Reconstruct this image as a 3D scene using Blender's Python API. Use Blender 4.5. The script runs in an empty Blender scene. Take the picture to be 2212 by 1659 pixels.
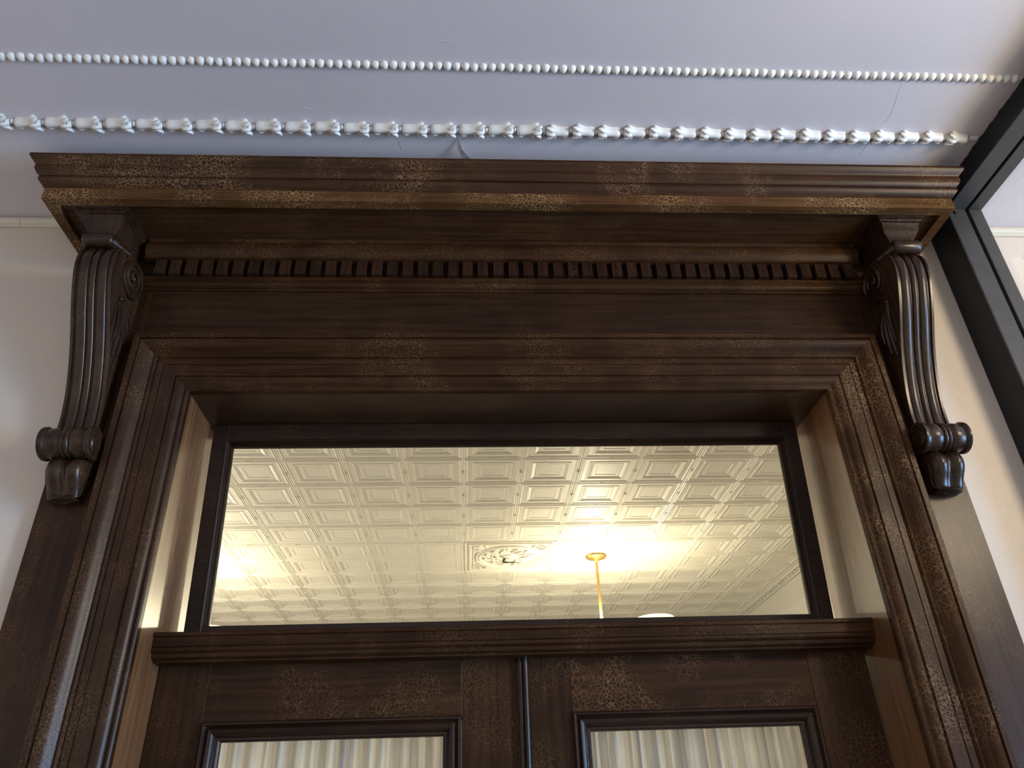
import bpy, math, random
from mathutils import Vector, Matrix
random.seed(7)
sc = bpy.context.scene
COL = sc.collection

# ------------------------------------------------------------------ camera, world, lights, exposure
cam_d = bpy.data.cameras.new('camera')
cam_d.sensor_width = 36.0
cam_d.lens = 1640.74 / 2212 * 36
cam_d.clip_start = 0.02
cam = bpy.data.objects.new('camera', cam_d)
COL.objects.link(cam)
rt = Vector((0.99833, -0.048419, -0.031524))
up = -Vector((-0.002201, 0.513346, -0.858179))
fw = Vector((0.057734, 0.856815, 0.512381))
M4 = Matrix((rt, up, -fw)).transposed().to_4x4()
M4.translation = Vector((-0.13487, -1.860323, 1.6))
cam.matrix_world = M4
sc.camera = cam

w = bpy.data.worlds.new('world')
sc.world = w
w.use_nodes = True
w.node_tree.nodes['Background'].inputs['Color'].default_value = (1.0, 0.92, 0.88, 1)
w.node_tree.nodes['Background'].inputs['Strength'].default_value = 0.66

vs = sc.view_settings
vs.view_transform = 'Standard'
vs.look = 'None'
vs.gamma = 1
vs.use_curve_mapping = False
vs.exposure = 0.0
cy = sc.cycles
cy.max_bounces = 4
cy.diffuse_bounces = 2
cy.glossy_bounces = 2
cy.transmission_bounces = 3
cy.transparent_max_bounces = 6
cy.adaptive_threshold = 0.06
cy.adaptive_min_samples = 14
cy.caustics_reflective = False
cy.caustics_refractive = False


def add_light(name, kind, loc, target, energy, color, size=0.1, size_y=None):
    d = bpy.data.lights.new(name, kind)
    d.energy = energy
    d.color = color
    if kind == 'AREA':
        d.shape = 'RECTANGLE'
        d.size = size
        d.size_y = size_y or size
    else:
        d.shadow_soft_size = size
    o = bpy.data.objects.new(name, d)
    COL.objects.link(o)
    o.location = loc
    if target is not None:
        o.rotation_euler = (Vector(target) - Vector(loc)).to_track_quat('-Z', 'Y').to_euler()
    return o


# warm room lamp beyond the glass partition; blue daylight of a window to the right
add_light('room_lamp', 'POINT', (2.10, -1.55, 2.74), None, 122, (1.0, 0.78, 0.52), 0.22)
add_light('side_window', 'AREA', (5.2, -2.6, 1.3), (-1.0, -2.4, 0.9), 400, (0.30, 0.57, 1.0), 2.4, 2.0)
bounce = add_light('floor_bounce_spot', 'SPOT', (2.6, -8.0, 4.2), (0.7, -1.05, 0.0), 1900, (0.84, 0.87, 1.0), 0.25)  # added spot, bounced off the pale floor to brighten the ceiling
bounce.data.spot_size = math.radians(22)
bounce.data.spot_blend = 0.5
# unseen fill panels added left and right to brighten the room behind the transom
add_light('rear_fill_left', 'AREA', (-3.9, 3.0, 1.3), (1.0, 2.2, 1.0), 95, (1.0, 0.93, 0.82), 2.0, 2.0)
add_light('rear_fill_right', 'AREA', (2.60, 2.2, 1.9), (-1.0, 0.8, 1.7), 5, (1.0, 0.74, 0.40), 0.8, 0.8)

# ------------------------------------------------------------------ materials


def nt(name):
    m = bpy.data.materials.new(name)
    m.use_nodes = True
    t = m.node_tree
    b = t.nodes['Principled BSDF']
    return m, t, b


def N(t, typ, **kw):
    n = t.nodes.new(typ)
    for k, v in kw.items():
        if k.startswith('i_'):
            n.inputs[k[2:].replace('_', ' ')].default_value = v
        else:
            setattr(n, k, v)
    return n


def wood(name, axis, crack=1.0, base=(0.038, 0.0160, 0.0064), crack_col=(0.17, 0.092, 0.038), rough=0.38, cscale=125.0, spec=0.12):
    m, t, b = nt(name)
    L = t.links.new
    tc = N(t, 'ShaderNodeTexCoord')
    oi = N(t, 'ShaderNodeObjectInfo')
    rnd = N(t, 'ShaderNodeMath', operation='MULTIPLY')
    rnd.inputs[1].default_value = 7.0
    L(oi.outputs['Random'], rnd.inputs[0])
    add = N(t, 'ShaderNodeVectorMath', operation='ADD')
    L(tc.outputs['Object'], add.inputs[0])
    L(rnd.outputs[0], add.inputs[1])
    # grain: noise stretched along one axis
    mp = N(t, 'ShaderNodeMapping')
    s = [70.0, 70.0, 70.0]
    s[axis] = 3.0
    mp.inputs['Scale'].default_value = s
    L(add.outputs[0], mp.inputs['Vector'])
    g = N(t, 'ShaderNodeTexNoise', i_Scale=1.0, i_Detail=3.0, i_Roughness=0.65)
    L(mp.outputs[0], g.inputs['Vector'])
    cr = N(t, 'ShaderNodeValToRGB')
    cr.color_ramp.elements[0].position = 0.30
    cr.color_ramp.elements[0].color = (base[0] * .52, base[1] * .50, base[2] * .48, 1)
    cr.color_ramp.elements[1].position = 0.72
    cr.color_ramp.elements[1].color = (base[0] * 1.35, base[1] * 1.38, base[2] * 1.38, 1)
    L(g.outputs['Fac'], cr.inputs[0])
    # large tone patches
    pn = N(t, 'ShaderNodeTexNoise', i_Scale=3.2, i_Detail=1.0)
    L(add.outputs[0], pn.inputs['Vector'])
    pm = N(t, 'ShaderNodeMix', data_type='RGBA', blend_type='MULTIPLY')
    pm.inputs['Factor'].default_value = 0.55
    pr = N(t, 'ShaderNodeValToRGB')
    pr.color_ramp.elements[0].position = 0.35
    pr.color_ramp.elements[0].color = (0.72, 0.62, 0.58, 1)
    pr.color_ramp.elements[1].position = 0.70
    pr.color_ramp.elements[1].color = (1.25, 1.20, 1.10, 1)
    L(pn.outputs['Fac'], pr.inputs[0])
    L(cr.outputs[0], pm.inputs['A'])
    L(pr.outputs[0], pm.inputs['B'])
    # alligatored varnish: thin pale cracks between voronoi cells
    dn = N(t, 'ShaderNodeTexNoise', i_Scale=38.0, i_Detail=1.0)
    L(add.outputs[0], dn.inputs['Vector'])
    dm = N(t, 'ShaderNodeVectorMath', operation='SCALE')
    dm.inputs['Scale'].default_value = 0.016
    L(dn.outputs['Color'], dm.inputs[0])
    da = N(t, 'ShaderNodeVectorMath', operation='ADD')
    L(add.outputs[0], da.inputs[0])
    L(dm.outputs[0], da.inputs[1])
    vo = N(t, 'ShaderNodeTexVoronoi', feature='DISTANCE_TO_EDGE', i_Scale=cscale)
    L(da.outputs[0], vo.inputs['Vector'])
    ln = N(t, 'ShaderNodeMapRange')
    ln.inputs['From Min'].default_value = 0.02
    ln.inputs['From Max'].default_value = 0.10
    ln.inputs['To Min'].default_value = 1.0
    ln.inputs['To Max'].default_value = 0.0
    L(vo.outputs['Distance'], ln.inputs['Value'])
    mk = N(t, 'ShaderNodeTexNoise', i_Scale=5.5, i_Detail=3.0, i_Roughness=0.6)
    L(add.outputs[0], mk.inputs['Vector'])
    mr = N(t, 'ShaderNodeMapRange')
    mr.inputs['From Min'].default_value = 0.44
    mr.inputs['From Max'].default_value = 0.66
    mr.inputs['To Max'].default_value = 0.62 * crack
    L(mk.outputs['Fac'], mr.inputs['Value'])
    mm = N(t, 'ShaderNodeMath', operation='MULTIPLY')
    L(ln.outputs[0], mm.inputs[0])
    L(mr.outputs[0], mm.inputs[1])
    mx = N(t, 'ShaderNodeMix', data_type='RGBA')
    L(mm.outputs[0], mx.inputs['Factor'])
    L(pm.outputs['Result'], mx.inputs['A'])
    mx.inputs['B'].default_value = (*crack_col, 1)
    L(mx.outputs['Result'], b.inputs['Base Color'])
    bp = N(t, 'ShaderNodeBump', i_Strength=0.22, i_Distance=0.0012)
    L(g.outputs['Fac'], bp.inputs['Height'])
    L(bp.outputs[0], b.inputs['Normal'])
    b.inputs['Roughness'].default_value = rough
    b.inputs['Specular IOR Level'].default_value = spec
    return m


def paint(name, col, rough=0.6, var=0.06, nscale=2.5, bump=0.08, bscale=60.0, dirt=None):
    m, t, b = nt(name)
    L = t.links.new
    tc = N(t, 'ShaderNodeTexCoord')
    n = N(t, 'ShaderNodeTexNoise', i_Scale=nscale, i_Detail=2.0)
    L(tc.outputs['Object'], n.inputs['Vector'])
    r = N(t, 'ShaderNodeValToRGB')
    d = dirt or tuple(c * (1 - 2 * var) for c in col)
    r.color_ramp.elements[0].position = 0.3
    r.color_ramp.elements[0].color = (*d, 1)
    r.color_ramp.elements[1].position = 0.68
    r.color_ramp.elements[1].color = (*col, 1)
    L(n.outputs['Fac'], r.inputs[0])
    L(r.outputs[0], b.inputs['Base Color'])
    n2 = N(t, 'ShaderNodeTexNoise', i_Scale=bscale, i_Detail=2.0)
    L(tc.outputs['Object'], n2.inputs['Vector'])
    bp = N(t, 'ShaderNodeBump', i_Strength=bump, i_Distance=0.004)
    L(n2.outputs['Fac'], bp.inputs['Height'])
    L(bp.outputs[0], b.inputs['Normal'])
    b.inputs['Roughness'].default_value = rough
    return m


def glass(name, tint=(1, 1, 1), gloss=1.0):
    m, t, b = nt(name)
    t.nodes.remove(b)
    L = t.links.new
    out = t.nodes['Material Output']
    tr = N(t, 'ShaderNodeBsdfTransparent', i_Color=(*tint, 1))
    gl = N(t, 'ShaderNodeBsdfGlossy', i_Roughness=0.03)
    fr = N(t, 'ShaderNodeFresnel', i_IOR=1.45)
    mu = N(t, 'ShaderNodeMath', operation='MULTIPLY')
    mu.inputs[1].default_value = gloss
    L(fr.outputs[0], mu.inputs[0])
    mx = N(t, 'ShaderNodeMixShader')
    L(mu.outputs[0], mx.inputs[0])
    L(tr.outputs[0], mx.inputs[1])
    L(gl.outputs[0], mx.inputs[2])
    L(mx.outputs[0], out.inputs['Surface'])
    return m


WX = wood('varnished_oak_horizontal', 0)
WZ = wood('varnished_oak_vertical', 2, crack=0.9, rough=0.33, spec=0.26)
WC = wood('carved_oak', 2, crack=0.5, base=(0.030, 0.0145, 0.0078), rough=0.27, cscale=150.0, spec=0.36)
WD = wood('door_oak_vertical', 2, crack=0.75, base=(0.036, 0.0165, 0.0078), cscale=100.0)
WDX = wood('door_oak_horizontal', 0, crack=0.75, base=(0.036, 0.0165, 0.0078), cscale=100.0)
WS = wood('dark_sash_oak', 0, crack=0.35, base=(0.021, 0.0100, 0.0060), rough=0.30, spec=0.3)
WF = wood('frieze_oak', 0, crack=0.35, base=(0.030, 0.0138, 0.0060), rough=0.4, cscale=150.0)
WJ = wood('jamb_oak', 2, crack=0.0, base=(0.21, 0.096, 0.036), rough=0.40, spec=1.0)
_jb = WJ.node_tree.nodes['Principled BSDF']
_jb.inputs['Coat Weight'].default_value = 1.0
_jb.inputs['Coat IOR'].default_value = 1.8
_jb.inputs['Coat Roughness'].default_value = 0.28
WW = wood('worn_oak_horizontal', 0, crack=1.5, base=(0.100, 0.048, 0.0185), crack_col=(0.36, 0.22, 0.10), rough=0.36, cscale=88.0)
WZR = wood('worn_oak_vertical', 2, crack=0.95, base=(0.056, 0.0265, 0.0115), crack_col=(0.33, 0.21, 0.10), cscale=95.0)
WDR = wood('worn_door_oak', 0, crack=1.05, base=(0.042, 0.0180, 0.0076), crack_col=(0.22, 0.12, 0.055), cscale=90.0)
WSO = wood('soffit_oak', 0, crack=0.7, base=(0.058, 0.0265, 0.0120), cscale=140.0)
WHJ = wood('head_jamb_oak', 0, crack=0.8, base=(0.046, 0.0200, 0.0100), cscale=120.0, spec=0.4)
WXC = wood('worn_crown_oak', 0, crack=1.25, base=(0.048, 0.0205, 0.0088), crack_col=(0.27, 0.155, 0.07), cscale=100.0, spec=0.22)
WALL = paint('cream_wall_paint', (0.72, 0.65, 0.57), 0.55, 0.05, 1.6, 0.10, 35.0)
CEIL = paint('grey_white_ceiling_paint', (0.650, 0.612, 0.640), 0.6, 0.04, 1.2, 0.12, 26.0)
PLASTER = paint('white_plaster', (0.84, 0.83, 0.79), 0.45, 0.03, 30.0, 0.05, 120.0)
RAIL = paint('cream_rail_paint', (0.74, 0.69, 0.58), 0.4, 0.04, 8.0, 0.05)
TIN = paint('cream_tin_paint', (0.84, 0.81, 0.73), 0.48, 0.02, 1.5, 0.02)
METAL = paint('charcoal_frame_paint', (0.042, 0.040, 0.038), 0.5, 0.1, 12.0, 0.03, 90.0)
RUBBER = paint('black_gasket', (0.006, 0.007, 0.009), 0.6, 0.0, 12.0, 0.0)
FLOORM = wood('floor_boards', 1, crack=0.0, base=(0.46, 0.40, 0.33))
GLASS = glass('clear_glass', (0.97, 0.98, 0.96), 0.55)
PGLASS = glass('partition_glass', (0.96, 0.98, 0.98), 0.35)
BRASS, _t, _b = nt('aged_brass')
_b.inputs['Base Color'].default_value = (0.48, 0.32, 0.11, 1)
_b.inputs['Metallic'].default_value = 0.85
_b.inputs['Roughness'].default_value = 0.4
DARK, _t, _b = nt('dark_wire')
_b.inputs['Base Color'].default_value = (0.02, 0.016, 0.012, 1)
SHADE, _t, _b = nt('milk_glass')
_b.inputs['Base Color'].default_value = (0.95, 0.88, 0.70, 1)
_b.inputs['Roughness'].default_value = 0.3
_b.inputs['Transmission Weight'].default_value = 0.25
_b.inputs['Emission Color'].default_value = (1.0, 0.80, 0.42, 1)
_b.inputs['Emission Strength'].default_value = 1.6
BULB, _t, _b = nt('lit_bulb')
_b.inputs['Emission Color'].default_value = (1.0, 0.80, 0.45, 1)
_b.inputs['Emission Strength'].default_value = 20.0


def curtain_mat():
    m, t, b = nt('sheer_curtain')
    L = t.links.new
    out = t.nodes['Material Output']
    tr = N(t, 'ShaderNodeBsdfTranslucent', i_Color=(0.82, 0.78, 0.70, 1))
    mx = N(t, 'ShaderNodeMixShader')
    mx.inputs[0].default_value = 0.5
    b.inputs['Base Color'].default_value = (0.78, 0.75, 0.69, 1)
    b.inputs['Roughness'].default_value = 0.55
    tc = N(t, 'ShaderNodeTexCoord')
    mp = N(t, 'ShaderNodeMapping')
    mp.inputs['Scale'].default_value = (95, 1, 2)
    L(tc.outputs['Object'], mp.inputs['Vector'])
    n = N(t, 'ShaderNodeTexNoise', i_Scale=1.0, i_Detail=3.0)
    L(mp.outputs[0], n.inputs['Vector'])
    r = N(t, 'ShaderNodeValToRGB')
    r.color_ramp.elements[0].position = 0.32
    r.color_ramp.elements[0].color = (0.60, 0.60, 0.63, 1)
    r.color_ramp.elements[1].position = 0.66
    r.color_ramp.elements[1].color = (0.94, 0.91, 0.83, 1)
    L(n.outputs['Fac'], r.inputs[0])
    L(r.outputs[0], b.inputs['Base Color'])
    L(r.outputs[0], tr.inputs['Color'])
    L(b.outputs[0], mx.inputs[1])
    L(tr.outputs[0], mx.inputs[2])
    L(mx.outputs[0], out.inputs['Surface'])
    return m


CURT = curtain_mat()

# ------------------------------------------------------------------ mesh helpers


def raw(name, V, F, mat, smooth=None):
    me = bpy.data.meshes.new(name)
    me.from_pydata([tuple(v) for v in V], [], F)
    me.materials.append(mat)
    if smooth is not None:
        me.polygons.foreach_set('use_smooth', [True] * len(me.polygons))
        me.set_sharp_from_angle(angle=math.radians(smooth))
    me.update()
    return me


def link(name, me, parent=None, loc=(0, 0, 0), rot=None, scale=None):
    o = bpy.data.objects.new(name, me)
    COL.objects.link(o)
    if parent is not None:
        o.parent = parent
    o.location = loc
    if rot:
        o.rotation_euler = rot
    if scale:
        o.scale = scale
    return o


class MB:
    """collects geometry in world coordinates"""

    def __init__(self):
        self.V = []
        self.F = []

    def add(self, V, F):
        o = len(self.V)
        self.V += [tuple(v) for v in V]
        self.F += [tuple(i + o for i in f) for f in F]

    def box(self, x0, x1, y0, y1, z0, z1, bev=0.0):
        if bev <= 0:
            V = [(x, y, z) for z in (z0, z1) for y in (y0, y1) for x in (x0, x1)]
            self.add(V, [(0, 2, 3, 1), (4, 5, 7, 6), (0, 1, 5, 4), (2, 6, 7, 3), (0, 4, 6, 2), (1, 3, 7, 5)])
            return
        # chamfered prism around the longest axis
        d = [x1 - x0, y1 - y0, z1 - z0]
        a = d.index(max(d))
        lo, hi = [x0, y0, z0], [x1, y1, z1]
        b, c = [i for i in range(3) if i != a]
        e = bev
        ring = [(lo[b] + e, lo[c]), (hi[b] - e, lo[c]), (hi[b], lo[c] + e), (hi[b], hi[c] - e), (hi[b] - e, hi[c]), (lo[b] + e, hi[c]), (lo[b], hi[c] - e), (lo[b], lo[c] + e)]
        V = []
        for end in (lo[a], hi[a]):
            for p, q in ring:
                v = [0, 0, 0]
                v[a], v[b], v[c] = end, p, q
                V.append(v)
        F = [tuple(range(8)), tuple(range(15, 7, -1))] + [(i, (i + 1) % 8, 8 + (i + 1) % 8, 8 + i) for i in range(8)]
        self.add(V, F)

    def strip(self, rows, closed_ring=True, caps=True):
        """rows: list of equal-length rings"""
        n = len(rows[0])
        V = [p for r in rows for p in r]
        F = []
        m = n if closed_ring else n - 1
        for j in range(len(rows) - 1):
            for i in range(m):
                k = (i + 1) % n
                F.append((j * n + i, j * n + k, (j + 1) * n + k, (j + 1) * n + i))
        if caps and closed_ring:
            F.append(tuple(range(n - 1, -1, -1)))
            F.append(tuple(range((len(rows) - 1) * n, len(rows) * n)))
        self.add(V, F)

    def tube(self, path, radii, seg=8, squash=None):
        rows = []
        path = [Vector(p) for p in path]
        ref = None
        for i, p in enumerate(path):
            d = (path[min(i + 1, len(path) - 1)] - path[max(i - 1, 0)]).normalized()
            if ref is None:
                ref = Vector((1, 0, 0)) if abs(d.x) < 0.9 else Vector((0, 0, 1))
            u = (ref - d * ref.dot(d)).normalized()
            ref = u
            v = d.cross(u)
            r = radii[i] if hasattr(radii, '__len__') else radii
            rows.append([p + u * (r * math.cos(2 * math.pi * k / seg)) + v * (r * math.sin(2 * math.pi * k / seg)) for k in range(seg)])
        self.strip(rows)

    def lathe(self, prof, center, axis='Z', seg=20):
        """prof: list of (radius, height along axis)"""
        rows = []
        cx, cy, cz = center
        for r, h in prof:
            ring = []
            for k in range(seg):
                a = 2 * math.pi * k / seg
                if axis == 'Z':
                    ring.append((cx + r * math.cos(a), cy + r * math.sin(a), cz + h))
                else:
                    ring.append((cx + h, cy + r * math.cos(a), cz + r * math.sin(a)))
            rows.append(ring)
        self.strip(rows)

    def build(self, name, mat, parent=None, smooth=None):
        L = parent_world(parent)
        me = raw(name, [(v[0] - L[0], v[1] - L[1], v[2] - L[2]) for v in self.V], self.F, mat, smooth)
        fix_normals(me)
        return link(name, me, parent)


def parent_world(p):
    L = [0.0, 0.0, 0.0]
    while p is not None:
        L = [L[i] + p.location[i] for i in range(3)]
        p = p.parent
    return L


def fix_normals(me):
    import bmesh
    bm = bmesh.new()
    bm.from_mesh(me)
    bmesh.ops.recalc_face_normals(bm, faces=bm.faces)
    bm.to_mesh(me)
    bm.free()


def thing(name, label, cat, loc, group=None):
    o = bpy.data.objects.new(name, None)
    COL.objects.link(o)
    o.empty_display_size = 0.05
    o.location = loc
    o['kind'] = 'thing'
    o['label'] = label
    o['category'] = cat
    if group:
        o['group'] = group
    return o


def struct(o, label, cat):
    o['kind'] = 'structure'
    o['label'] = label
    o['category'] = cat
    return o


def sroot(name, label, cat, loc):
    return struct(thing(name, label, cat, loc), label, cat)


def prism_x(prof, x0, x1):
    b = MB()
    b.strip([[(x0, y, z) for y, z in prof], [(x1, y, z) for y, z in prof]])
    return b


# frame legs: prof is a closed loop of (s, y), s measured outward from the inner edge
def leg_side(prof, xi, sgn, z0, z1, m0=0, m1=1):
    b = MB()
    b.strip([[(xi + sgn * s, y, z0 - m0 * s) for s, y in prof], [(xi + sgn * s, y, z1 + m1 * s) for s, y in prof]])
    return b


def leg_head(prof, x0, x1, z, sgn=1):
    b = MB()
    b.strip([[(x0 - s, y, z + sgn * s) for s, y in prof], [(x1 + s, y, z + sgn * s) for s, y in prof]])
    return b


# ------------------------------------------------------------------ room shell
CZ = 3.371          # ceiling height
OX, OZ = 0.9, 2.68  # half width and height of the door opening
BZ = 0.5

b = MB()   # wall with the doorway opening, thickness .26
b.box(-4.0, -OX - .02, 0, .26, 0, 3.34)
b.box(OX + .02, 5.0, 0, .26, 0, 3.34)
b.box(-OX - .02, OX + .02, 0, .26, OZ + .02, 3.34)
wall = struct(b.build('wall_back', WALL), 'cream painted wall around the dark wooden doorway', 'wall')

prof = [(-5.0, CZ), (-.26, CZ), (-.22, 3.3700), (-.18, 3.3665), (-.14, 3.3610), (-.10, 3.3530), (-.06, 3.3420), (-.03, 3.3310), (-.012, 3.3240), (0.0, 3.3185), (.02, 3.44), (-5.0, 3.44)]
b = prism_x(prof, -4.0, 5.0)
ceil = struct(b.build('ceiling', CEIL, smooth=25), 'grey white plaster ceiling with hairline cracks above the doorway', 'ceiling')

b = MB()
b.box(-4.0, 5.0, -5.0, 6.4, -.06, 0.0)
struct(b.build('floor', FLOORM), 'brown boarded floor below the doorway', 'floor')


def rail(name, x0, x1, label):
    p = [(0.0, 3.2835), (-.010, 3.2835), (-.012, 3.2880), (-.015, 3.2885), (-.021, 3.2945), (-.023, 3.3030), (-.020, 3.3120), (-.013, 3.3175), (-.006, 3.3190), (0.0, 3.3190)]
    return struct(prism_x(p, x0, x1).build(name, RAIL, smooth=40), label, 'moulding')


rail('trim_1', -4.0, -1.528, 'cream picture rail left of the cornice, outer length')
rail('trim_2', -1.527, -1.332, 'cream picture rail stub meeting the left end of the cornice')
rail('trim_3', 1.53, 5.0, 'cream picture rail seen through the glass partition')

# peeling paint and raised paint cracks on the ceiling
b = MB()
fl = [(-.163, -.312, 3.3695), (-.150, -.282, 3.353), (-.135, -.266, 3.348), (-.118, -.243, 3.346), (-.108, -.230, 3.348), (-.140, -.227, 3.351), (-.166, -.227, 3.350), (-.166, -.272, 3.357)]
cen = (-.148, -.257, 3.350)
V = fl + [cen] + [(x, y, z + .0012) for x, y, z in fl] + [(cen[0], cen[1], cen[2] + .0012)]
n = len(fl)
F = [(i, (i + 1) % n, n) for i in range(n)] + [(n + 1 + (i + 1) % n, n + 1 + i, 2 * n + 1) for i in range(n)] + [(i, n + 1 + i, n + 1 + (i + 1) % n, (i + 1) % n) for i in range(n)]
b.add(V, F)
b.build('peeling_paint_flake', CEIL, ceil, smooth=50)['label'] = 'loose flap of peeling paint hanging above the cornice'


def ceil_z(y):
    P = [(-5.0, CZ), (-.26, CZ), (-.22, 3.3700), (-.18, 3.3665), (-.14, 3.3610), (-.10, 3.3530), (-.06, 3.3420), (-.03, 3.3310), (-.012, 3.3240), (0.0, 3.3185)]
    for (a, za), (c, zc) in zip(P, P[1:]):
        if a <= y <= c:
            return za + (zc - za) * (y - a) / (c - a)
    return CZ


def crack(pts, r=.0011):
    bb = MB()
    path = []
    for (x0, y0), (x1, y1) in zip(pts, pts[1:]):
        for k in range(6):
            u = k / 6
            x, y = x0 + (x1 - x0) * u + random.uniform(-.0015, .0015), y0 + (y1 - y0) * u + random.uniform(-.0015, .0015)
            path.append((x, y, ceil_z(y) + .0002))
    rr = [r * (0.5 + 0.5 * math.sin(math.pi * (i + .5) / len(path))) for i in range(len(path))]
    bb.tube(path, rr, 5)
    bb.build('paint_crack', CEIL, ceil, smooth=60)


crack([(-.215, -.630), (-.185, -.624), (-.158, -.622)])
crack([(-1.185, -.335), (-1.190, -.300), (-1.188, -.270)], .0016)
crack([(-.342, -.335), (-.335, -.285), (-.330, -.255)])
crack([(-.05, -.305), (-.035, -.298), (-.045, -.280)])
crack([(1.07, -.545), (1.095, -.43), (1.085, -.37)], .0008)
crack([(1.085, -.335), (1.075, -.295), (1.068, -.262)], .0010)
crack([(-.60, -.41), (-.57, -.40), (-.555, -.395)])
crack([(1.28, -.44), (1.295, -.455), (1.30, -.47)])
crack([(.04, -.52), (.055, -.53)], .0009)

# ------------------------------------------------------------------ plaster ceiling mouldings
bead = MB()
rows = []
SEG = 10
for j in range(6):                       # half dome with a blunt point towards the wall
    a = j / 5 * math.pi / 2
    r = math.cos(a) * .0098 if j < 5 else .0006
    h = -.0125 * math.sin(a)
    ring = []
    for k in range(SEG):
        t_ = 2 * math.pi * k / SEG
        cx, cy = math.cos(t_), math.sin(t_)
        py = cy * r * (1.28 if cy > 0 else 1.02)
        px = cx * r * (1.0 - (0.22 * cy if cy > 0 else 0))
        ring.append((px, py + .0015 * (j / 5), h + .001))
    rows.append(ring)
bead.strip(rows)
bead_me = raw('bead', bead.V, bead.F, PLASTER, 70)
fix_normals(bead_me)
bm_root = thing('bead_moulding', 'long straight row of white plaster beads across the ceiling', 'moulding', (0.0, -.5525, CZ))
i = 0
x = -1.380
while x < 1.405:
    o = link('bead', bead_me, bm_root, (x, random.uniform(-.0012, .0012), 0), (0, 0, random.uniform(-.2, .2)))
    s = random.uniform(1.08, 1.22)
    o.scale = (s, s, random.uniform(.92, 1.08))
    x += .02385
bb = MB()
bb.box(-1.39, 1.408, -.5525 - .0045, -.5525 + .0045, CZ - .0022, CZ + .001, .001)
bb.build('backing_strip', PLASTER, bm_root)


def ellipsoid(bb, c, r, rot=0.0, su=8, sv=5):
    rows = []
    for j in range(sv + 1):
        a = -math.pi / 2 + math.pi * j / sv
        ring = []
        for k in range(su):
            t_ = 2 * math.pi * k / su
            x, y, z = r[0] * math.sin(a), r[1] * math.cos(a) * math.cos(t_), r[2] * math.cos(a) * math.sin(t_)
            ring.append((c[0] + x * math.cos(rot) - y * math.sin(rot), c[1] + x * math.sin(rot) + y * math.cos(rot), c[2] + z))
        rows.append(ring)
    bb.strip(rows)


def leaf_segment_mesh(Lp):
    """carved husk pointing +x; +y towards the wall, -z down into the room"""
    q = MB()
    rows = []
    # calyx: half tube from narrow collar to flaring mouth
    for u, wv, h, cy in ((.00, .0085, .0125, .001), (.05, .0115, .0165, .001), (.12, .0120, .0175, .0), (.25, .0112, .0170, -.0005), (.40, .0112, .0168, -.001), (.52, .0128, .0178, -.002), (.64, .0150, .0185, -.003), (.72, .0145, .0165, -.004), (.76, .010, .012, -.004)):
        ring = []
        for k in range(12):
            a = math.pi * (k / 11)
            ring.append((u * Lp, cy - wv * math.cos(a), -h * math.sin(a) ** .8 + .001))
        ring += [(u * Lp, cy, .002)]
        rows.append(ring)
    q.strip(rows)
    # curling petals at the mouth
    ellipsoid(q, (.72 * Lp, -.0125, -.0125), (.0150, .0052, .0062), -.35)
    ellipsoid(q, (.70 * Lp, -.003, -.0185), (.0125, .0050, .0052), -.05)
    ellipsoid(q, (.72 * Lp, .0060, -.0150), (.0135, .0042, .0055), .45)
    ellipsoid(q, (.78 * Lp, .0125, -.0085), (.0090, .0036, .0070), 1.05)
    ellipsoid(q, (.56 * Lp, .0110, -.0090), (.0075, .0032, .0065), .7)
    ellipsoid(q, (.80 * Lp, -.002, -.0110), (.0070, .0080, .0080), 0)
    # lower fold of the collar and the stalk to the next husk
    ellipsoid(q, (.13 * Lp, .0115, -.0065), (.0095, .0032, .0065), .15)
    ellipsoid(q, (.24 * Lp, .0105, -.0055), (.0075, .0026, .0050), -.2)
    q.lathe([(.0030, .76 * Lp), (.0068, .80 * Lp), (.0062, .86 * Lp), (.0035, .885 * Lp), (.0062, .91 * Lp), (.0058, .96 * Lp), (.0030, 1.0 * Lp)], (0, 0, -.005), 'X', 9)
    me = raw('leaf_husk', q.V, q.F, PLASTER, 60)
    fix_normals(me)
    return me


LY = -.344
lz = ceil_z(LY) + .001
leaf_l = thing('leaf_moulding', 'white plaster leaf moulding on the ceiling, longer length with husks pointing right', 'moulding', (0.0, LY, lz))
me = leaf_segment_mesh(.0830)
for k in range(19):
    x = .075 - .066 - .0830 * k
    link('leaf_husk', me, leaf_l, (x, random.uniform(-.001, .001), 0), (0, 0, random.uniform(-.05, .03)), (1, random.uniform(1.2, 1.36), random.uniform(1.2, 1.4)))
leaf_r = thing('leaf_moulding', 'white plaster leaf moulding on the ceiling, shorter length with husks pointing left by the partition', 'moulding', (0.0, LY, lz))
me2 = leaf_segment_mesh(.0754)
for k in range(17):
    x = .101 + .060 + .0754 * k
    link('leaf_husk', me2, leaf_r, (x, random.uniform(-.001, .001), 0), (0, 0, random.uniform(-.03, .05)), (-1, random.uniform(1.15, 1.3), random.uniform(1.2, 1.4)))
bb = MB()
bb.box(1.374, 1.400, LY - .008, LY + .008, lz - .008, lz, .004)
bb.build('broken_end', PLASTER, leaf_r)

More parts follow.
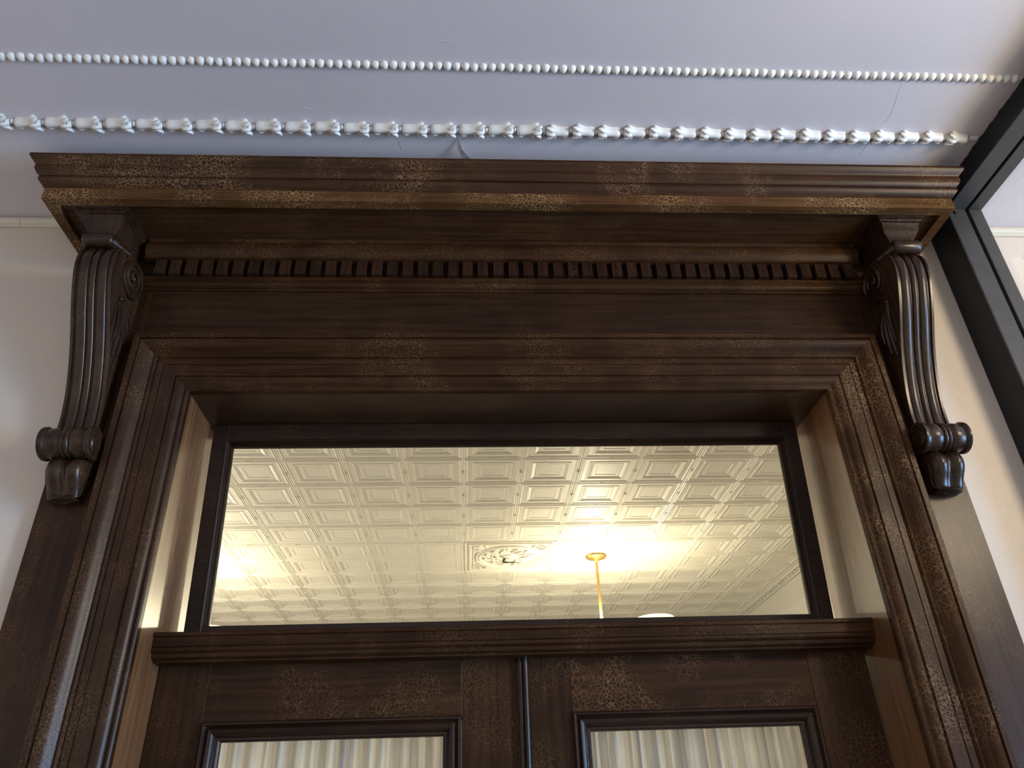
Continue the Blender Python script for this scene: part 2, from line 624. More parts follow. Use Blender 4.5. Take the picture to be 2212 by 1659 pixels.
# ------------------------------------------------------------------ door casing, back boards and jambs
CW = .165
casing_prof = [(0, -.001), (0, -.018), (.0030, -.0215), (.0070, -.0230), (.0100, -.0210), (.0115, -.0185), (.0150, -.0200), (.0190, -.0250), (.0240, -.0290), (.0300, -.0310), (.0360, -.0315), (.0385, -.0275),
               (.0410, -.0275), (.0425, -.0330), (.0760, -.0330), (.0768, -.0305), (.0786, -.0305), (.0794, -.0330), (.0955, -.0330), (.0965, -.0300), (.0985, -.0300), (.1000, -.0350), (.1020, -.0385), (.1050, -.0390), (.1070, -.0365), (.1085, -.0345), (.1110, -.0360),
               (.1160, -.0420), (.1230, -.0500), (.1300, -.0560), (.1380, -.0600), (.1450, -.0610), (.1475, -.0570), (.1490, -.0570), (.1500, -.0640), (.1640, -.0640), (.1650, -.0620), (.1650, -.001)]
case = thing('door_casing', 'dark varnished wooden casing with stepped mouldings framing the doorway and transom', 'door casing', (0, 0, 0))
leg_side(casing_prof, -OX, -1, 0.0, OZ).build('casing_side', WZ, case, smooth=28)
leg_side(casing_prof, OX, 1, 0.0, OZ).build('casing_side', WZR, case, smooth=28)
leg_head(casing_prof, -OX, OX, OZ).build('casing_head', WX, case, smooth=28)
for s in (-1, 1):
    b = MB()
    xa, xb = sorted((s * (OX + CW), s * 1.208))
    b.box(xa, xb, -.022, -.001, 0.0, 3.183, .002)
    b.build('back_board', WZ, case)
JY = .275
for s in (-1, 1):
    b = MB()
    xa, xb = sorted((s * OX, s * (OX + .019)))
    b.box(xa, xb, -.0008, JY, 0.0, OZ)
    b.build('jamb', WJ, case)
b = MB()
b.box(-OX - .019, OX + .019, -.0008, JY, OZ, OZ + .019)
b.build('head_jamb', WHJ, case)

# ------------------------------------------------------------------ entablature
corn = thing('door_cornice', 'projecting dark wooden cornice with dentils above the doorway', 'cornice', (0, -.02, 3.0))
cw_, cd = 1.332, .236
crown = [(-.012, 3.224), (.002, 3.224), (.003, 3.229), (.008, 3.231), (.014, 3.237), (.0175, 3.243), (.0175, 3.2495), (.0140, 3.2520), (.0135, 3.2555), (.0175, 3.2560), (.0245, 3.2625), (.0290, 3.2715), (.0300, 3.2800), (.0285, 3.2865), (.0290, 3.2890), (.0325, 3.2935), (.0385, 3.2985), (.0435, 3.3050), (.0450, 3.3075), (.0450, 3.3160), (-.012, 3.3160)]
b = MB()
b.strip([[(-cw_ - p, -.001, z) for p, z in crown], [(-cw_ - p, -cd - p, z) for p, z in crown], [(cw_ + p, -cd - p, z) for p, z in crown], [(cw_ + p, -.001, z) for p, z in crown]])
b.build('crown_moulding', WXC, corn, smooth=30)
fas = [(0, 3.184), (0, 3.224), (-.012, 3.224), (-.030, 3.215), (-.030, 3.184)]
b = MB()
b.strip([[(-cw_ - p, -.001, z) for p, z in fas], [(-cw_ - p, -cd - p, z) for p, z in fas], [(cw_ + p, -cd - p, z) for p, z in fas], [(cw_ + p, -.001, z) for p, z in fas]])
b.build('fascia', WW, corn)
b = MB()
b.box(-cw_ + .012, cw_ - .012, -cd + .012, -.001, 3.197, 3.312)
b.build('soffit_board', WSO, corn)
bed = [(-.001, 3.197), (-.060, 3.197), (-.0635, 3.1935), (-.0640, 3.1890), (-.0600, 3.1850), (-.0575, 3.1830), (-.0585, 3.1800), (-.0635, 3.1750), (-.0675, 3.1680), (-.0690, 3.1600), (-.0680, 3.1500), (-.0640, 3.1400), (-.0590, 3.1320), (-.0565, 3.1260), (-.0600, 3.1240), (-.0600, 3.1175), (-.001, 3.1175)]
prism_x(bed, -1.098, 1.098).build('bed_moulding', WX, corn, smooth=35)
b = MB()
b.box(-1.098, 1.098, -.030, -.001, 3.058, 3.118)
b.build('dentil_backing', WS, corn)
# one dentil with a filled nail hole, shared by all
dw, dh, dd = .0325, .0535, .0245
q = MB()
h = .0016
Vd = [(-dw / 2, 0, 0), (dw / 2, 0, 0), (dw / 2, 0, dh), (-dw / 2, 0, dh),
      (-dw / 2 + .001, -dd, .001), (dw / 2 - .001, -dd, .001), (dw / 2 - .001, -dd, dh), (-dw / 2 + .001, -dd, dh),
      (-h, -dd, dh / 2 - h), (h, -dd, dh / 2 - h), (h, -dd, dh / 2 + h), (-h, -dd, dh / 2 + h),
      (-h, -dd + .004, dh / 2 - h), (h, -dd + .004, dh / 2 - h), (h, -dd + .004, dh / 2 + h), (-h, -dd + .004, dh / 2 + h)]
Fd = [(0, 3, 2, 1), (0, 1, 5, 4), (1, 2, 6, 5), (2, 3, 7, 6), (3, 0, 4, 7), (4, 5, 9, 8), (5, 6, 10, 9), (6, 7, 11, 10), (7, 4, 8, 11), (8, 9, 13, 12), (9, 10, 14, 13), (10, 11, 15, 14), (11, 8, 12, 15), (12, 13, 14, 15)]
dent_me = raw('dentil', Vd, Fd, WC)
fix_normals(dent_me)
for k in range(47):
    x = -1.050 + .0458 * k
    if x > 1.08:
        break
    link('dentil', dent_me, corn, (x + random.uniform(-.0012, .0012), -.0295 + .02, 3.0640 - 3.0), (0, random.uniform(-.012, .012), 0))
neck = [(-.001, 3.064), (-.040, 3.064), (-.0415, 3.0600), (-.0410, 3.0540), (-.0370, 3.0520), (-.0365, 3.0490), (-.0400, 3.0470), (-.0435, 3.0420), (-.0440, 3.0360), (-.0420, 3.0300), (-.0370, 3.0260), (-.0300, 3.0245), (-.0290, 3.0210), (-.001, 3.0210)]
prism_x(neck, -1.098, 1.098).build('neck_moulding', WX, corn, smooth=35)
b = MB()
b.box(-1.0645, 1.0645, -.022, -.001, 2.846, 3.022)
b.build('frieze_board', WF, corn)


def bracket_block(s):
    q = MB()
    cx = s * 1.186
    ringsL = [(.0780, .2020, 3.1975), (.0780, .2020, 3.1870), (.0725, .1975, 3.1850), (.0715, .1965, 3.1795), (.0675, .1930, 3.1785), (.0660, .1915, 3.1730), (.0600, .1860, 3.1710), (.0570, .1835, 3.1640), (.0550, .1815, 3.1460), (.0520, .1790, 3.1380), (.0450, .1760, 3.1240), (.0390, .1745, 3.1120), (.0370, .1740, 3.1030)]
    rows = []
    for hw, d, z in ringsL:
        c = cx - s * (3.1975 - z) * .16
        rows.append([(c - hw, -.002, z), (c - hw, -d, z), (c + hw, -d, z), (c + hw, -.002, z)])
    q.strip(rows)
    q.build('bracket_block', WC, corn, smooth=30)


bracket_block(-1)
bracket_block(1)


# ------------------------------------------------------------------ carved console brackets
def bez(P, n):
    """catmull-rom through P"""
    out = []
    for i in range(len(P) - 1):
        p0, p1, p2, p3 = P[max(i - 1, 0)], P[i], P[i + 1], P[min(i + 2, len(P) - 1)]
        for k in range(n):
            t_ = k / n
            out.append(tuple(.5 * ((2 * p1[j]) + (-p0[j] + p2[j]) * t_ + (2 * p0[j] - 5 * p1[j] + 4 * p2[j] - p3[j]) * t_ ** 2 + (-p0[j] + 3 * p1[j] - 3 * p2[j] + p3[j]) * t_ ** 3) for j in range(len(p1))))
    out.append(tuple(P[-1]))
    return out


def console(s, label):
    cx = s * 1.150
    root = thing('console_bracket', label, 'bracket', (cx, -.02, 2.34), 'carved consoles either side of the doorway')
    front = bez([(-.030, 3.078), (-.080, 3.076), (-.130, 3.070), (-.170, 3.056), (-.196, 3.030), (-.205, 2.995), (-.200, 2.955), (-.181, 2.905), (-.155, 2.852), (-.127, 2.800), (-.103, 2.750), (-.083, 2.700), (-.067, 2.650), (-.057, 2.600), (-.054, 2.555), (-.060, 2.520)], 4)
    hw = .0515
    xs = [-hw, -hw + .001, -.0440, -.0425, -.0405, -.0390, -.0365, -.0320, -.0260, -.0200, -.0155, -.0130, -.0115, -.0095, -.0075, -.0060, -.0040, 0.0, .0040, .0060, .0075, .0095, .0115, .0130, .0155, .0200, .0260, .0320, .0365, .0390, .0405, .0425, .0440, hw - .001, hw]
    def rel(x):
        a = abs(x)
        if a > .0432: return .0 if a < hw - .0005 else -.0012
        if a > .0385: return -.0055
        if a > .0125:
            u = (a - .0125) / .026
            return -.0045 + .0065 * math.sin(math.pi * min(max(u, 0), 1)) ** .6
        if a > .0085: return -.0065
        u = a / .0085
        return -.0045 + .0062 * math.cos(u * math.pi / 2) ** .7
    V, F = [], []
    n = len(xs)
    for i, (y, z) in enumerate(front):
        a, c = front[max(i - 1, 0)], front[min(i + 1, len(front) - 1)]
        ty, tz = c[0] - a[0], c[1] - a[1]
        l = math.hypot(ty, tz)
        ny, nz = tz / l, -ty / l
        if ny > 0 and abs(ny) > .3: ny, nz = -ny, -nz
        if nz < 0 and abs(nz) > .9: ny, nz = -ny, -nz
        for x in xs:
            h_ = rel(x)
            V.append((cx + x, y + ny * h_, z + nz * h_))
    m = len(front)
    for i in range(m - 1):
        for j in range(n - 1):
            F.append((i * n + j, i * n + j + 1, (i + 1) * n + j + 1, (i + 1) * n + j))
    # side walls to the back board
    o = len(V)
    for i, (y, z) in enumerate(front):
        V.append((cx - hw, -.021, z))
        V.append((cx + hw, -.021, z))
    for i in range(m - 1):
        F.append((o + 2 * i, i * n, (i + 1) * n, o + 2 * i + 2))
        F.append((i * n + n - 1, o + 2 * i + 1, o + 2 * i + 3, (i + 1) * n + n - 1))
    q = MB()
    q.add(V, F)
    q.build('scroll_body', WC, root, smooth=42)
    # side volutes and fan leaves
    for sd in (-1, 1):
        xf = cx + sd * hw
        q = MB()
        q.lathe([(.0560, -.001), (.0560, .0045), (.0530, .0070), (.0440, .0060), (.0060, .0045), (.0001, .0045)] if sd > 0 else [(.0560, .001), (.0560, -.0045), (.0530, -.0070), (.0440, -.0060), (.0060, -.0045), (.0001, -.0045)], (xf, -.096, 3.008), 'X', 28)
        path, rad = [], []
        for k in range(70):
            u = k / 69
            a = -math.pi * .5 + s * 0 + u * 2 * math.pi * 2.1
            r = .050 * (1 - u) ** .9 + .006
            path.append((xf + sd * (.006 + .004 * u), -.096 + r * math.cos(a), 3.008 + r * math.sin(a)))
            rad.append(.0072 * (1 - .45 * u))
        q.tube(path, rad, 7)
        ellipsoid(q, (xf + sd * .008, -.096, 3.008), (.006, .0075, .0075))
        q.build('side_volute', WC, root, smooth=50)
        q = MB()
        ellipsoid(q, (xf + sd * .003, -.122, 2.915), (.008, .010, .008))
        for (ye, ze, bow, r) in ((-.088, 2.752, .006, .0085), (-.066, 2.770, .010, .0090), (-.050, 2.815, .014, .0085), (-.036, 2.868, .012, .0075), (-.104, 2.790, .002, .006)):
            P, R_ = [], []
            for k in range(9):
                u = k / 8
                P.append((xf + sd * (.002 + .004 * math.sin(math.pi * u)), -.122 + (ye + .122) * u + bow * math.sin(math.pi * u), 2.908 + (ze - 2.908) * u + bow * .4 * math.sin(math.pi * u)))
                R_.append(r * (.35 + .65 * math.sin(math.pi * (.15 + .8 * u))))
            q.tube(P, R_, 7)
        q.build('fan_leaf', WC, root, smooth=50)
    # roll at the head
    q = MB()
    ccx = s * 1.160
    r0 = .0215
    q.lathe([(.006, -.043), (.015, -.042), (.0195, -.038), (r0, -.031), (r0, .031), (.0195, .038), (.015, .042), (.006, .043)], (ccx, -.196, 3.064), 'X', 20)
    # curling tail running back to the inner volute
    P, R_ = [], []
    for k in range(8):
        u = k / 7
        P.append((ccx - s * (.030 + .036 * u), -.194 + .046 * u, 3.063 - .010 * u))
        R_.append(.0125 * (1 - u) + .0085)
    q.tube(P, R_, 10)
    q.build('head_roll', WC, root, smooth=45)
    # lower scroll, axis along x
    q = MB()
    pr = [(.010, -.064), (.020, -.064), (.022, -.062), (.034, -.062), (.040, -.064), (.0435, -.062), (.0440, -.054), (.0415, -.051), (.0385, -.047), (.0400, -.038), (.0412, -.028), (.0395, -.018), (.0370, -.0125), (.0360, -.0110), (.0395, -.0090), (.0405, -.0055), (.0390, -.0015), (.0355, 0.0)]
    pr = pr + [(r, -h) for r, h in reversed(pr[:-1])]
    q.lathe(pr, (s * 1.140, -.081, 2.490), 'X', 28)
    for sd in (-1, 1):
        path, rad = [], []
        for k in range(40):
            u = k / 39
            a = math.pi * .3 + u * 2 * math.pi * 1.7
            r = .034 * (1 - u) + .004
            path.append((s * 1.140 + sd * .062, -.081 + r * math.cos(a), 2.490 + r * math.sin(a)))
            rad.append(.0036 * (1 - .4 * u))
        q.tube(path, rad, 6)
    q.build('lower_scroll', WC, root, smooth=45)
    # pendant drop of two lobes
    q = MB()
    V, F = [], []
    nx, nz = 25, 14
    hs = [(2.462, .040), (2.448, .062), (2.432, .074), (2.415, .076), (2.398, .068), (2.384, .056), (2.372, .047), (2.363, .043), (2.355, .040), (2.349, .034), (2.345, .026), (2.344, .020)]
    def hz(z):
        for (a, ha), (c, hc) in zip(hs, hs[1:]):
            if c <= z <= a:
                return ha + (hc - ha) * (a - z) / (a - c)
        return .004
    dx = s * 1.138
    for i in range(nz):
        for j in range(nx):
            u = -1 + 2 * j / (nx - 1)
            au = abs(u)
            wz = .052 - .010 * (i / (nz - 1)) ** 2
            z = 2.462 - (2.462 - 2.3442 - .020 * au ** 3) * i / (nz - 1)
            lobe = .80 + .20 * math.sin(math.pi * min(1, max(0, (au - .05) / .80))) ** .6 if au > .05 else .86
            if au > .86: lobe = .62
            V.append((dx + u * wz, -.021 - hz(z) * lobe, z))
    for i in range(nz - 1):
        for j in range(nx - 1):
            F.append((i * nx + j, i * nx + j + 1, (i + 1) * nx + j + 1, (i + 1) * nx + j))
    o = len(V)
    for i in range(nz):
        V.append((V[i * nx][0], -.021, V[i * nx][2]))
        V.append((V[i * nx + nx - 1][0], -.021, V[i * nx + nx - 1][2]))
    for i in range(nz - 1):
        F.append((o + 2 * i, i * nx, (i + 1) * nx, o + 2 * i + 2))
        F.append((i * nx + nx - 1, o + 2 * i + 1, o + 2 * i + 3, (i + 1) * nx + nx - 1))
    q.add(V, F)
    ellipsoid(q, (dx, -.034, 2.3520), (.040, .040, .0065), 0, 14, 8)
    q.build('pendant_drop', WC, root, smooth=50)
    return root


console(-1, 'carved dark wooden scroll bracket left of the doorway, against the cream wall')
console(1, 'carved dark wooden scroll bracket right of the doorway, next to the black partition post')

# ------------------------------------------------------------------ transom sash (tilted), pane
sx = -.005
TILT = .10
wn = sroot('window_1', 'tilted transom window with one wide pane above the double doors', 'window', (sx, .170, OZ - .004))
wn.rotation_euler = (TILT, 0, 0)
SW, SH, ST = .879, .640, .060


def local_build(q, name, mat, parent, smooth=None):
    me = raw(name, q.V, q.F, mat, smooth)
    fix_normals(me)
    return link(name, me, parent)


for s in (-1, 1):
    q = MB()
    xa, xb = sorted((s * SW, s * (SW - ST + .014)))
    q.box(xa, xb, 0, .034, -SH, 0, .0015)
    local_build(q, 'stile', WS, wn)
q = MB()
q.box(-SW + ST - .014, SW - ST + .014, 0.0005, .034, -.048, 0)
local_build(q, 'top_rail', WS, wn)
q = MB()
q.box(-SW + ST - .014, SW - ST + .014, 0.0005, .034, -SH, -SH + .066)
local_build(q, 'bottom_rail', WS, wn)
gp = [(0, .030), (0, .013), (.002, .010), (.005, .0105), (.007, .006), (.0095, .0025), (.012, .0030), (.0125, -.0015), (.015, -.003), (.0165, 0.0), (.0165, .030)]
gx, gz1, gz0 = .822, -.066, -.577
for s in (-1, 1):
    local_build(leg_side(gp, s * gx, s, gz0, gz1, 1, 1), 'glazing_bead', WS, wn, 40)
local_build(leg_head(gp, -gx, gx, gz1, 1), 'glazing_bead', WS, wn, 40)
local_build(leg_head(gp, -gx, gx, gz0, -1), 'glazing_bead', WS, wn, 40)
q = MB()
q.box(-gx - .008, gx + .008, .018, .021, gz0 - .008, gz1 + .008)
local_build(q, 'pane', GLASS, wn)

# ------------------------------------------------------------------ transom bar
bar_p = [(.200, 2.056), (.076, 2.056), (.074, 2.054), (.074, 2.0470), (.0765, 2.0455), (.0795, 2.0440), (.0800, 2.0400), (.0800, 2.0230), (.0830, 2.0215), (.0830, 2.0190), (.0790, 2.0180), (.0795, 2.0130), (.0835, 2.0090), (.0885, 2.0070), (.0890, 2.0040), (.0905, 1.9990), (.0960, 1.9955), (.1030, 1.9945), (.1040, 1.9900), (.200, 1.9900)]
bar = prism_x(bar_p, -.8995, .8995).build('transom_bar', WX, None, smooth=35)
bar['label'] = 'moulded dark wooden bar between the transom window and the doors'
bar['category'] = 'transom bar'
bar['kind'] = 'thing'

# ------------------------------------------------------------------ door leaves
DY = .150
DT = 1.990


def panel_prof(y):
    return [(0, y + .026), (0, y + .012), (.004, y + .009), (.009, y + .009), (.011, y + .004), (.014, y - .002), (.019, y - .007), (.025, y - .009), (.029, y - .006), (.031, y - .003), (.033, y - .005), (.036, y - .010), (.040, y - .011), (.043, y - .008), (.044, y), (.044, y + .026)]


def leaf(name, label, x0, x1, g0, g1, gtop, sl, sr):
    r = sroot(name, label, 'door', (x0, DY, 0.0))
    q = MB()
    q.box(x0, sl - .0006, DY, DY + .042, 0, DT, .0012)
    q.build('stile', WD, r)
    q = MB()
    q.box(sr + .0006, x1, DY, DY + .042, 0, DT, .0012)
    q.build('stile', WD, r)
    q = MB()
    q.box(sl, sr, DY + .0006, DY + .042, gtop + .040, DT)
    q.build('top_rail', WDR if name == 'door_2' else WDX, r)
    q = MB()
    q.box(sl, sr, DY + .0006, DY + .042, .82, 1.0)
    q.build('lock_rail', WDX, r)
    q = MB()
    q.box(sl, sr, DY + .012, DY + .030, .24, .82)
    q.build('lower_panel', WDX, r)
    q = MB()
    q.box(sl, sr, DY + .0006, DY + .042, 0, .24)
    q.build('bottom_rail', WDX, r)
    gb = 1.04
    pp = panel_prof(DY)
    leg_side(pp, g0, -1, gb, gtop, 1, 1).build('panel_moulding', WS, r, 35)
    leg_side(pp, g1, 1, gb, gtop, 1, 1).build('panel_moulding', WS, r, 35)
    leg_head(pp, g0, g1, gtop, 1).build('panel_moulding', WS, r, 35)
    leg_head(pp, g0, g1, gb, -1).build('panel_moulding', WS, r, 35)
    q = MB()
    q.box(g0 - .006, g1 + .006, DY + .018, DY + .022, gb - .006, gtop + .006)
    q.build('pane', GLASS, r)
    return r


leaf('door_1', 'left leaf of the dark wooden double doors', -.898, -.014, -.727, -.197, 1.816, -.772, -.153)
d2 = leaf('door_2', 'right leaf of the dark wooden double doors', -.008, .893, .163, .691, 1.817, .121, .737)
ap = [(-.014, DY - .001), (-.014, DY - .010), (-.012, DY - .014), (-.008, DY - .0150), (-.004, DY - .0145), (-.002, DY - .013), (.002, DY - .019), (.007, DY - .0205), (.011, DY - .0185), (.0135, DY - .013), (.014, DY - .001)]
q = MB()
q.strip([[(x, y, 0.0) for x, y in ap], [(x, y, DT) for x, y in ap]])
q.build('astragal', WS, d2, 35)['label'] = 'rounded strip covering the gap between the leaves'


# gathered sheer curtains behind the door panes
def curtain(x0, x1, label, seed):
    rnd = random.Random(seed)
    y0 = DY + .070
    root = thing('curtain', label, 'curtain', ((x0 + x1) / 2, y0, 1.02), 'sheer curtains behind the door panes')
    ys, xs_ = [], []
    x = x0
    side = 1
    while x < x1:
        wd = rnd.choice((.006, .010, .016, .024, .030)) * rnd.uniform(.8, 1.2)
        amp = rnd.uniform(.005, .018) * side
        for k in range(3):
            xs_.append(x + wd * k / 3)
            ys.append(amp * math.sin(math.pi * (k + .5) / 3))
        x += wd
        side = -side
    V, F = [], []
    n = len(xs_)
    zs = [1.02, 1.3, 1.6, 1.75, 1.86]
    lean = [rnd.uniform(-.012, .012) for _ in xs_]
    for z in zs:
        for i in range(n):
            u = (z - 1.02) / .84
            V.append((xs_[i] + (1 - u) * .4 * lean[i - i % 6], y0 + ys[i] * (.75 + .5 * (1 - u)), z))
    for j in range(len(zs) - 1):
        for i in range(n - 1):
            F.append((j * n + i, j * n + i + 1, (j + 1) * n + i + 1, (j + 1) * n + i))
    L = parent_world(root)
    me = raw('gathered_cloth', [(v[0] - L[0], v[1] - L[1], v[2] - L[2]) for v in V], F, CURT, 60)
    link('gathered_cloth', me, root)
    q = MB()
    q.tube([(x0 - .01, y0, 1.862), (x1 + .01, y0, 1.862)], .005, 8)
    q.build('curtain_rod', BRASS, root, 60)


curtain(-.775, -.150, 'cream gathered sheer curtain behind the left door pane', 3)
curtain(.115, .740, 'cream gathered sheer curtain behind the right door pane', 5)

# ------------------------------------------------------------------ glass partition at the right
PX0, PX1, PZ, PYF = 1.412, 1.526, 3.296, -.116
part = thing('glass_partition', 'charcoal framed glass partition standing against the wall right of the doorway', 'partition', ((PX0 + PX1) / 2, -1.6, 0))
YEND = -3.2


def gxs():
    return 1.471, 1.483


g0, g1 = gxs()
for nm, xa, xb in (('post_strip', PX0, g0), ('post_strip', g1, PX1)):
    q = MB()
    q.box(xa, xb, PYF, -.001, 0, PZ, .0012)
    q.build(nm, METAL, part)
q = MB()
q.box(g0, g1, PYF + .012, -.001, 0, PZ)
q.build('post_gasket', RUBBER, part)
for nm, xa, xb in (('head_strip', PX0, g0), ('head_strip', g1, PX1)):
    q = MB()
    q.box(xa, xb, YEND, -.001, PZ + .0005, PZ + .030)
    q.build(nm, METAL, part)
q = MB()
q.box(g0, g1, YEND, -.001, PZ + .010, PZ + .030)
q.build('head_gasket', RUBBER, part)
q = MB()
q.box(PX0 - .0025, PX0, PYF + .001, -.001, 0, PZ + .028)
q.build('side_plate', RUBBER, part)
q = MB()
q.box(PX0 - .0025, PX0, YEND, PYF + .0005, PZ + .001, PZ + .030)
q.build('side_plate', RUBBER, part)
q = MB()
q.box(1.4755, 1.4795, YEND, PYF + .010, 0, PZ + .012)
q.build('pane', PGLASS, part)
# ragged black filler between frame head and ceiling
q = MB()
rows_lo, rows_hi = [], []
V, F = [], []
y = YEND
k = 0
while y < -.002:
    zc = ceil_z(y)
    zt = zc + random.uniform(-.0055, .0015) - .001
    V += [(PX0 - .0025, y, PZ + .029), (PX0 - .0025, y, zt), (PX1 - .001, y, zt), (PX1 - .001, y, PZ + .029)]
    y += random.uniform(.006, .016)
n = len(V) // 4
for i in range(n - 1):
    for j in range(4):
        F.append((i * 4 + j, i * 4 + (j + 1) % 4, (i + 1) * 4 + (j + 1) % 4, (i + 1) * 4 + j))
F += [(3, 2, 1, 0), tuple((n - 1) * 4 + j for j in range(4))]
q.add(V, F)
q.build('ragged_filler', RUBBER, part)['label'] = 'ragged black filler along the ceiling'
q = MB()
ellipsoid(q, (1.408, -.145, 3.268), (.006, .004, .010))
q.box(1.404, 1.412, -.150, -.140, 3.250, 3.262)
q.build('corner_clip', METAL, part)

# ------------------------------------------------------------------ room behind the transom
FZ = 3.36
SXP, SYP = .3233, .334
X0, Y0 = -.163, 1.866
rear = sroot('ceiling_rear', 'cream pressed tin ceiling of square panels seen through the transom', 'ceiling', (0, 3.0, FZ))
q = MB()
q.box(-4.0, 3.2, .26, 6.4, FZ + .012, FZ + .05)
q.build('backing_sheet', TIN, rear)
q = MB()
q.box(-4.0, 3.0, .261, Y0 - 2 * SYP - .002, FZ + .002, FZ + .012)
q.build('border_sheet', TIN, rear)


def tin_mesh(px, py):
    q = MB()
    # (inset from the edge, depth below the sheet)
    rings = [(0, .000), (.0040, .0055), (.0080, .0060), (.0105, .0020), (.0130, .0020), (.0170, .0075), (.0215, .0070), (.0260, .0015), (.0500, .0010), (.0520, .0050), (.0570, .0060), (.0590, .0035), (.0620, .0035), (.0780, -.0060), (.0800, -.0060), (.0830, -.0040), (.1010, -.0040), (.1035, -.0075), (.1050, -.0075)]
    rows = []
    for d, h in rings:
        h *= .55
        a, c = px / 2 - d, py / 2 - d
        rows.append([(-a, -c, -h), (a, -c, -h), (a, c, -h), (-a, c, -h)])
    q.strip(rows, True, False)
    n = len(q.V)
    q.F.append((n - 4, n - 3, n - 2, n - 1))
    for (ex, ey) in ((0, py / 2), (0, -py / 2), (px / 2, 0), (-px / 2, 0)):
        for s in (-1, 1):
            cx = ex * .972 + (s * .010 if ex == 0 else 0)
            cy = ey * .972 + (s * .010 if ey == 0 else 0)
            r = .0048
            q.add([(cx - r, cy - r, -.002), (cx + r, cy - r, -.002), (cx + r, cy + r, -.002), (cx - r, cy + r, -.002), (cx, cy, -.008)], [(0, 1, 4), (1, 2, 4), (2, 3, 4), (3, 0, 4)])
    me = raw('ceiling_panel', q.V, q.F, TIN)
    fix_normals(me)
    return me


tin = tin_mesh(SXP, SYP)
for i in range(-9, 8):
    for j in range(-2, 12):
        if i in (0, 1) and j in (4, 5):
            continue
        link('ceiling_panel', tin, rear, (X0 + SXP * (i + .5), Y0 + SYP * (j + .5) - 3.0, 0), (random.uniform(-.0012, .0012), random.uniform(-.0012, .0012), 0))
# border moulding and wall on the right
q = MB()
xb = X0 + SXP * 8
bp = [(xb, FZ), (xb + .004, FZ - .008), (xb + .020, FZ - .010), (xb + .024, FZ - .002), (xb + .07, FZ - .002), (xb + .075, FZ - .010), (xb + .09, FZ - .010), (xb + .10, FZ - .004), (xb + .16, FZ - .03), (xb + .22, FZ - .08), (xb + .25, FZ - .10), (xb + .26, FZ - .12), (xb + .30, FZ - .12), (xb + .30, FZ + .012), (xb, FZ + .012)]
q.strip([[(x, .27, z) for x, z in bp], [(x, 6.3, z) for x, z in bp]])
q.build('border_cove', TIN, rear, 30)
q = MB()
for k in range(60):
    ellipsoid(q, (xb + .047, 1.6 + k * .075, FZ - .004), (.018, .030, .008), 0, 6, 4)
bo = q.build('border_ornament', TIN, rear, 60)
bo['kind'] = 'stuff'
REARW = paint('rear_wall_paint', (0.80, 0.76, 0.68), 0.6, 0.03)
for nm, bx, lab in (('wall_right', (xb + .26, xb + .36, .27, 6.4, 0, FZ - .02), 'pale wall of the room behind the transom, right side'), ('wall_rear', (-4.0, xb + .26, 6.3, 6.4, 0, FZ), 'pale end wall of the room behind the doors'), ('wall_left', (-4.1, -4.0, .27, 6.4, 0, FZ), 'pale left wall of the room behind the doors')):
    q = MB()
    q.box(*bx)
    struct(q.build(nm, REARW), lab, 'wall')

# round relief medallion, two panels wide
mcx, mcy = X0 + SXP, Y0 + 5 * SYP
med = thing('ceiling_medallion', 'round leafy relief medallion in the cream tin ceiling beside the pendant lamp', 'medallion', (mcx, mcy, FZ))
q = MB()
rows = []
for d, h in ((0, 0), (.004, .007), (.010, .008), (.014, .002), (.030, .002), (.034, .009), (.044, .010), (.050, .003), (.060, .003), (.062, .006), (.070, .006), (.072, .001)):
    a, c = SXP - d, SYP - d
    rows.append([(mcx - a, mcy - c, FZ - h), (mcx + a, mcy - c, FZ - h), (mcx + a, mcy + c, FZ - h), (mcx - a, mcy + c, FZ - h)])
q.strip(rows, True, False)
n = len(q.V)
q.F.append((n - 4, n - 3, n - 2, n - 1))
q.build('square_border', TIN, med, 20)
q = MB()
q.lathe([(.245, .003), (.243, -.010), (.236, -.014), (.230, -.010), (.227, -.006), (.223, -.011), (.216, -.013), (.210, -.009), (.206, -.004), (.200, -.004), (.200, .003)], (mcx, mcy, FZ), 'Z', 48)
q.build('ring_moulding', TIN, med, 40)
for k in range(24):
    q = MB()
    a = 2 * math.pi * k / 24
    rr = .165 if k % 2 else .115
    c = (mcx + rr * math.cos(a), mcy + rr * math.sin(a), FZ - .006)
    ellipsoid(q, c, (.034 if k % 2 else .040, .011, .011), a + (.5 if k % 3 else -.5), 7, 5)
    ellipsoid(q, (c[0] + .014 * math.cos(a + 1.2), c[1] + .014 * math.sin(a + 1.2), c[2]), (.022, .008, .010), a + 1.3, 6, 4)
    q.build('relief_leaf', TIN, med, 60)
for k in range(4):
    q = MB()
    a = math.pi / 4 + k * math.pi / 2
    for da, rr, l in ((0, .300, .045), (.16, .285, .030), (-.16, .285, .030), (.10, .330, .022), (-.10, .330, .022)):
        ellipsoid(q, (mcx + rr * math.cos(a + da), mcy + rr * math.sin(a + da), FZ - .005), (l, .009, .009), a + da * 2.5, 6, 4)
    q.build('corner_leaf', TIN, med, 60)
q = MB()
q.lathe([(.001, -.02), (.030, -.019), (.036, -.014), (.050, -.012), (.055, -.006), (.056, .002)], (mcx, mcy, FZ), 'Z', 24)
boss = q.build('centre_boss', TIN, med, 40)
q = MB()
q.tube([(mcx - .035, mcy - .01, FZ - .020), (mcx - .045, mcy - .02, FZ - .045), (mcx - .01, mcy - .02, FZ - .050), (mcx + .04, mcy - .01, FZ - .048), (mcx + .075, mcy, FZ - .050)], [.010, .009, .005, .003, .002], 7)
q.build('loose_wire', DARK, boss, 50)['label'] = 'dark end of loose wire'


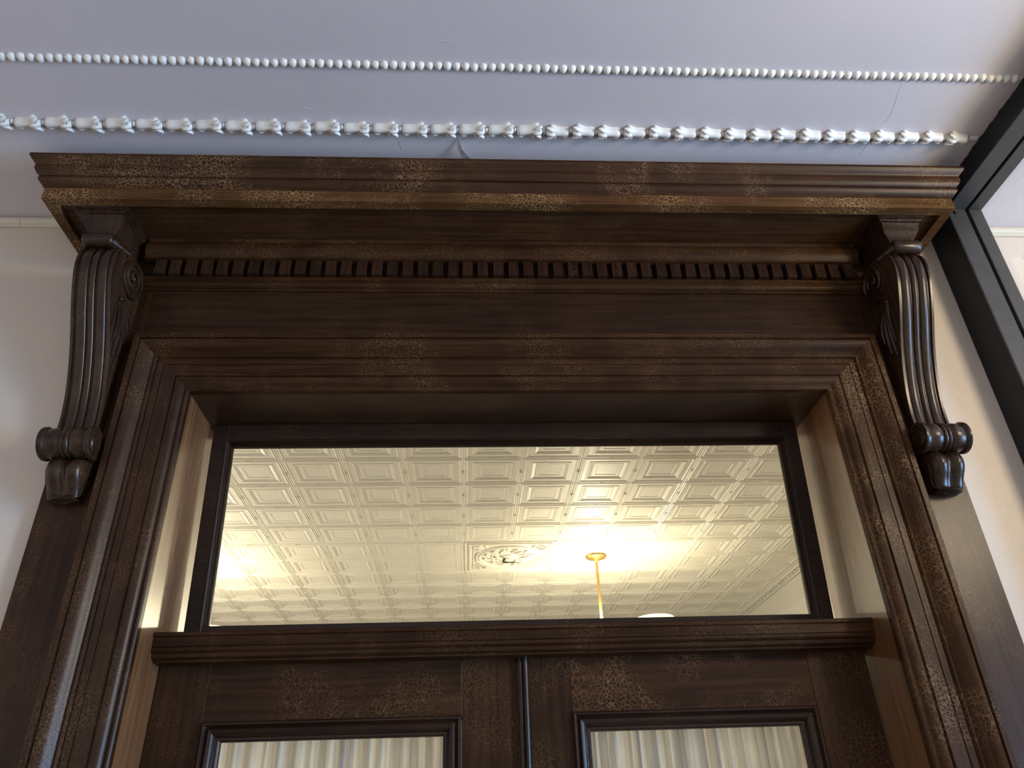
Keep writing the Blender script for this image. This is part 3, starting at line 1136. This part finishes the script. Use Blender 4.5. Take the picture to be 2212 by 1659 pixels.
def pendant(x, y, label, ang, energy):
    r = thing('pendant_lamp', label, 'lamp', (x, y, 2.70), 'pendant lamps behind the transom')
    q = MB()
    q.lathe([(.010, -.050), (.014, -.046), (.022, -.034), (.050, -.026), (.072, -.020), (.078, -.012), (.079, 0.0)], (x, y, FZ), 'Z', 24)
    q.build('canopy', BRASS, r, 40)
    q = MB()
    q.tube([(x, y, FZ - .045), (x, y, 2.76)], .0105, 10)
    q.build('stem', BRASS, r, 60)
    q = MB()
    q.lathe([(.006, -.08), (.022, -.06), (.034, -.02), (.030, .02), (.016, .04), (.010, .05)], (x, y, 2.74), 'Z', 16)
    q.build('hub', BRASS, r, 60)
    for k in range(2):
        a = ang + k * math.pi
        ca, sa = math.cos(a), math.sin(a)
        q = MB()
        q.tube([(x, y, 2.74), (x + .12 * ca, y + .12 * sa, 2.68), (x + .26 * ca, y + .26 * sa, 2.68), (x + .35 * ca, y + .35 * sa, 2.73), (x + .37 * ca, y + .37 * sa, 2.77)], .008, 8)
        q.build('arm', BRASS, r, 60)
        sxx, syy = x + .37 * ca, y + .37 * sa
        q = MB()
        po = [(.030, .0), (.060, .012), (.095, .040), (.115, .075), (.122, .110), (.130, .128)]
        pi_ = [(.126, .128), (.117, .110), (.110, .075), (.090, .042), (.056, .016), (.028, .005)]
        q.lathe(po + pi_, (sxx, syy, 2.752), 'Z', 24)
        sh = q.build('shade', SHADE, r, 50)
        q = MB()
        q.lathe([(.004, 0), (.018, .01), (.026, .035), (.024, .055), (.012, .072), (.002, .076)], (sxx, syy, 2.772), 'Z', 14)
        q.build('bulb', BULB, sh, 60)
        add_light('lamp_bulb_light', 'POINT', (sxx, syy, 2.90), None, energy * .08, (1.0, 0.87, 0.62), 0.05)

    add_light('lamp_hub_light', 'POINT', (x, y - .03, 2.90), None, energy, (1.0, 0.87, 0.62), 0.05)


pendant(.800, 3.54, 'pendant lamp with brass stem hanging from the tin ceiling by the medallion', -.21, 45)
pendant(-2.25, 3.60, 'pendant lamp whose glow shows at the left edge of the transom', -.21, 45)
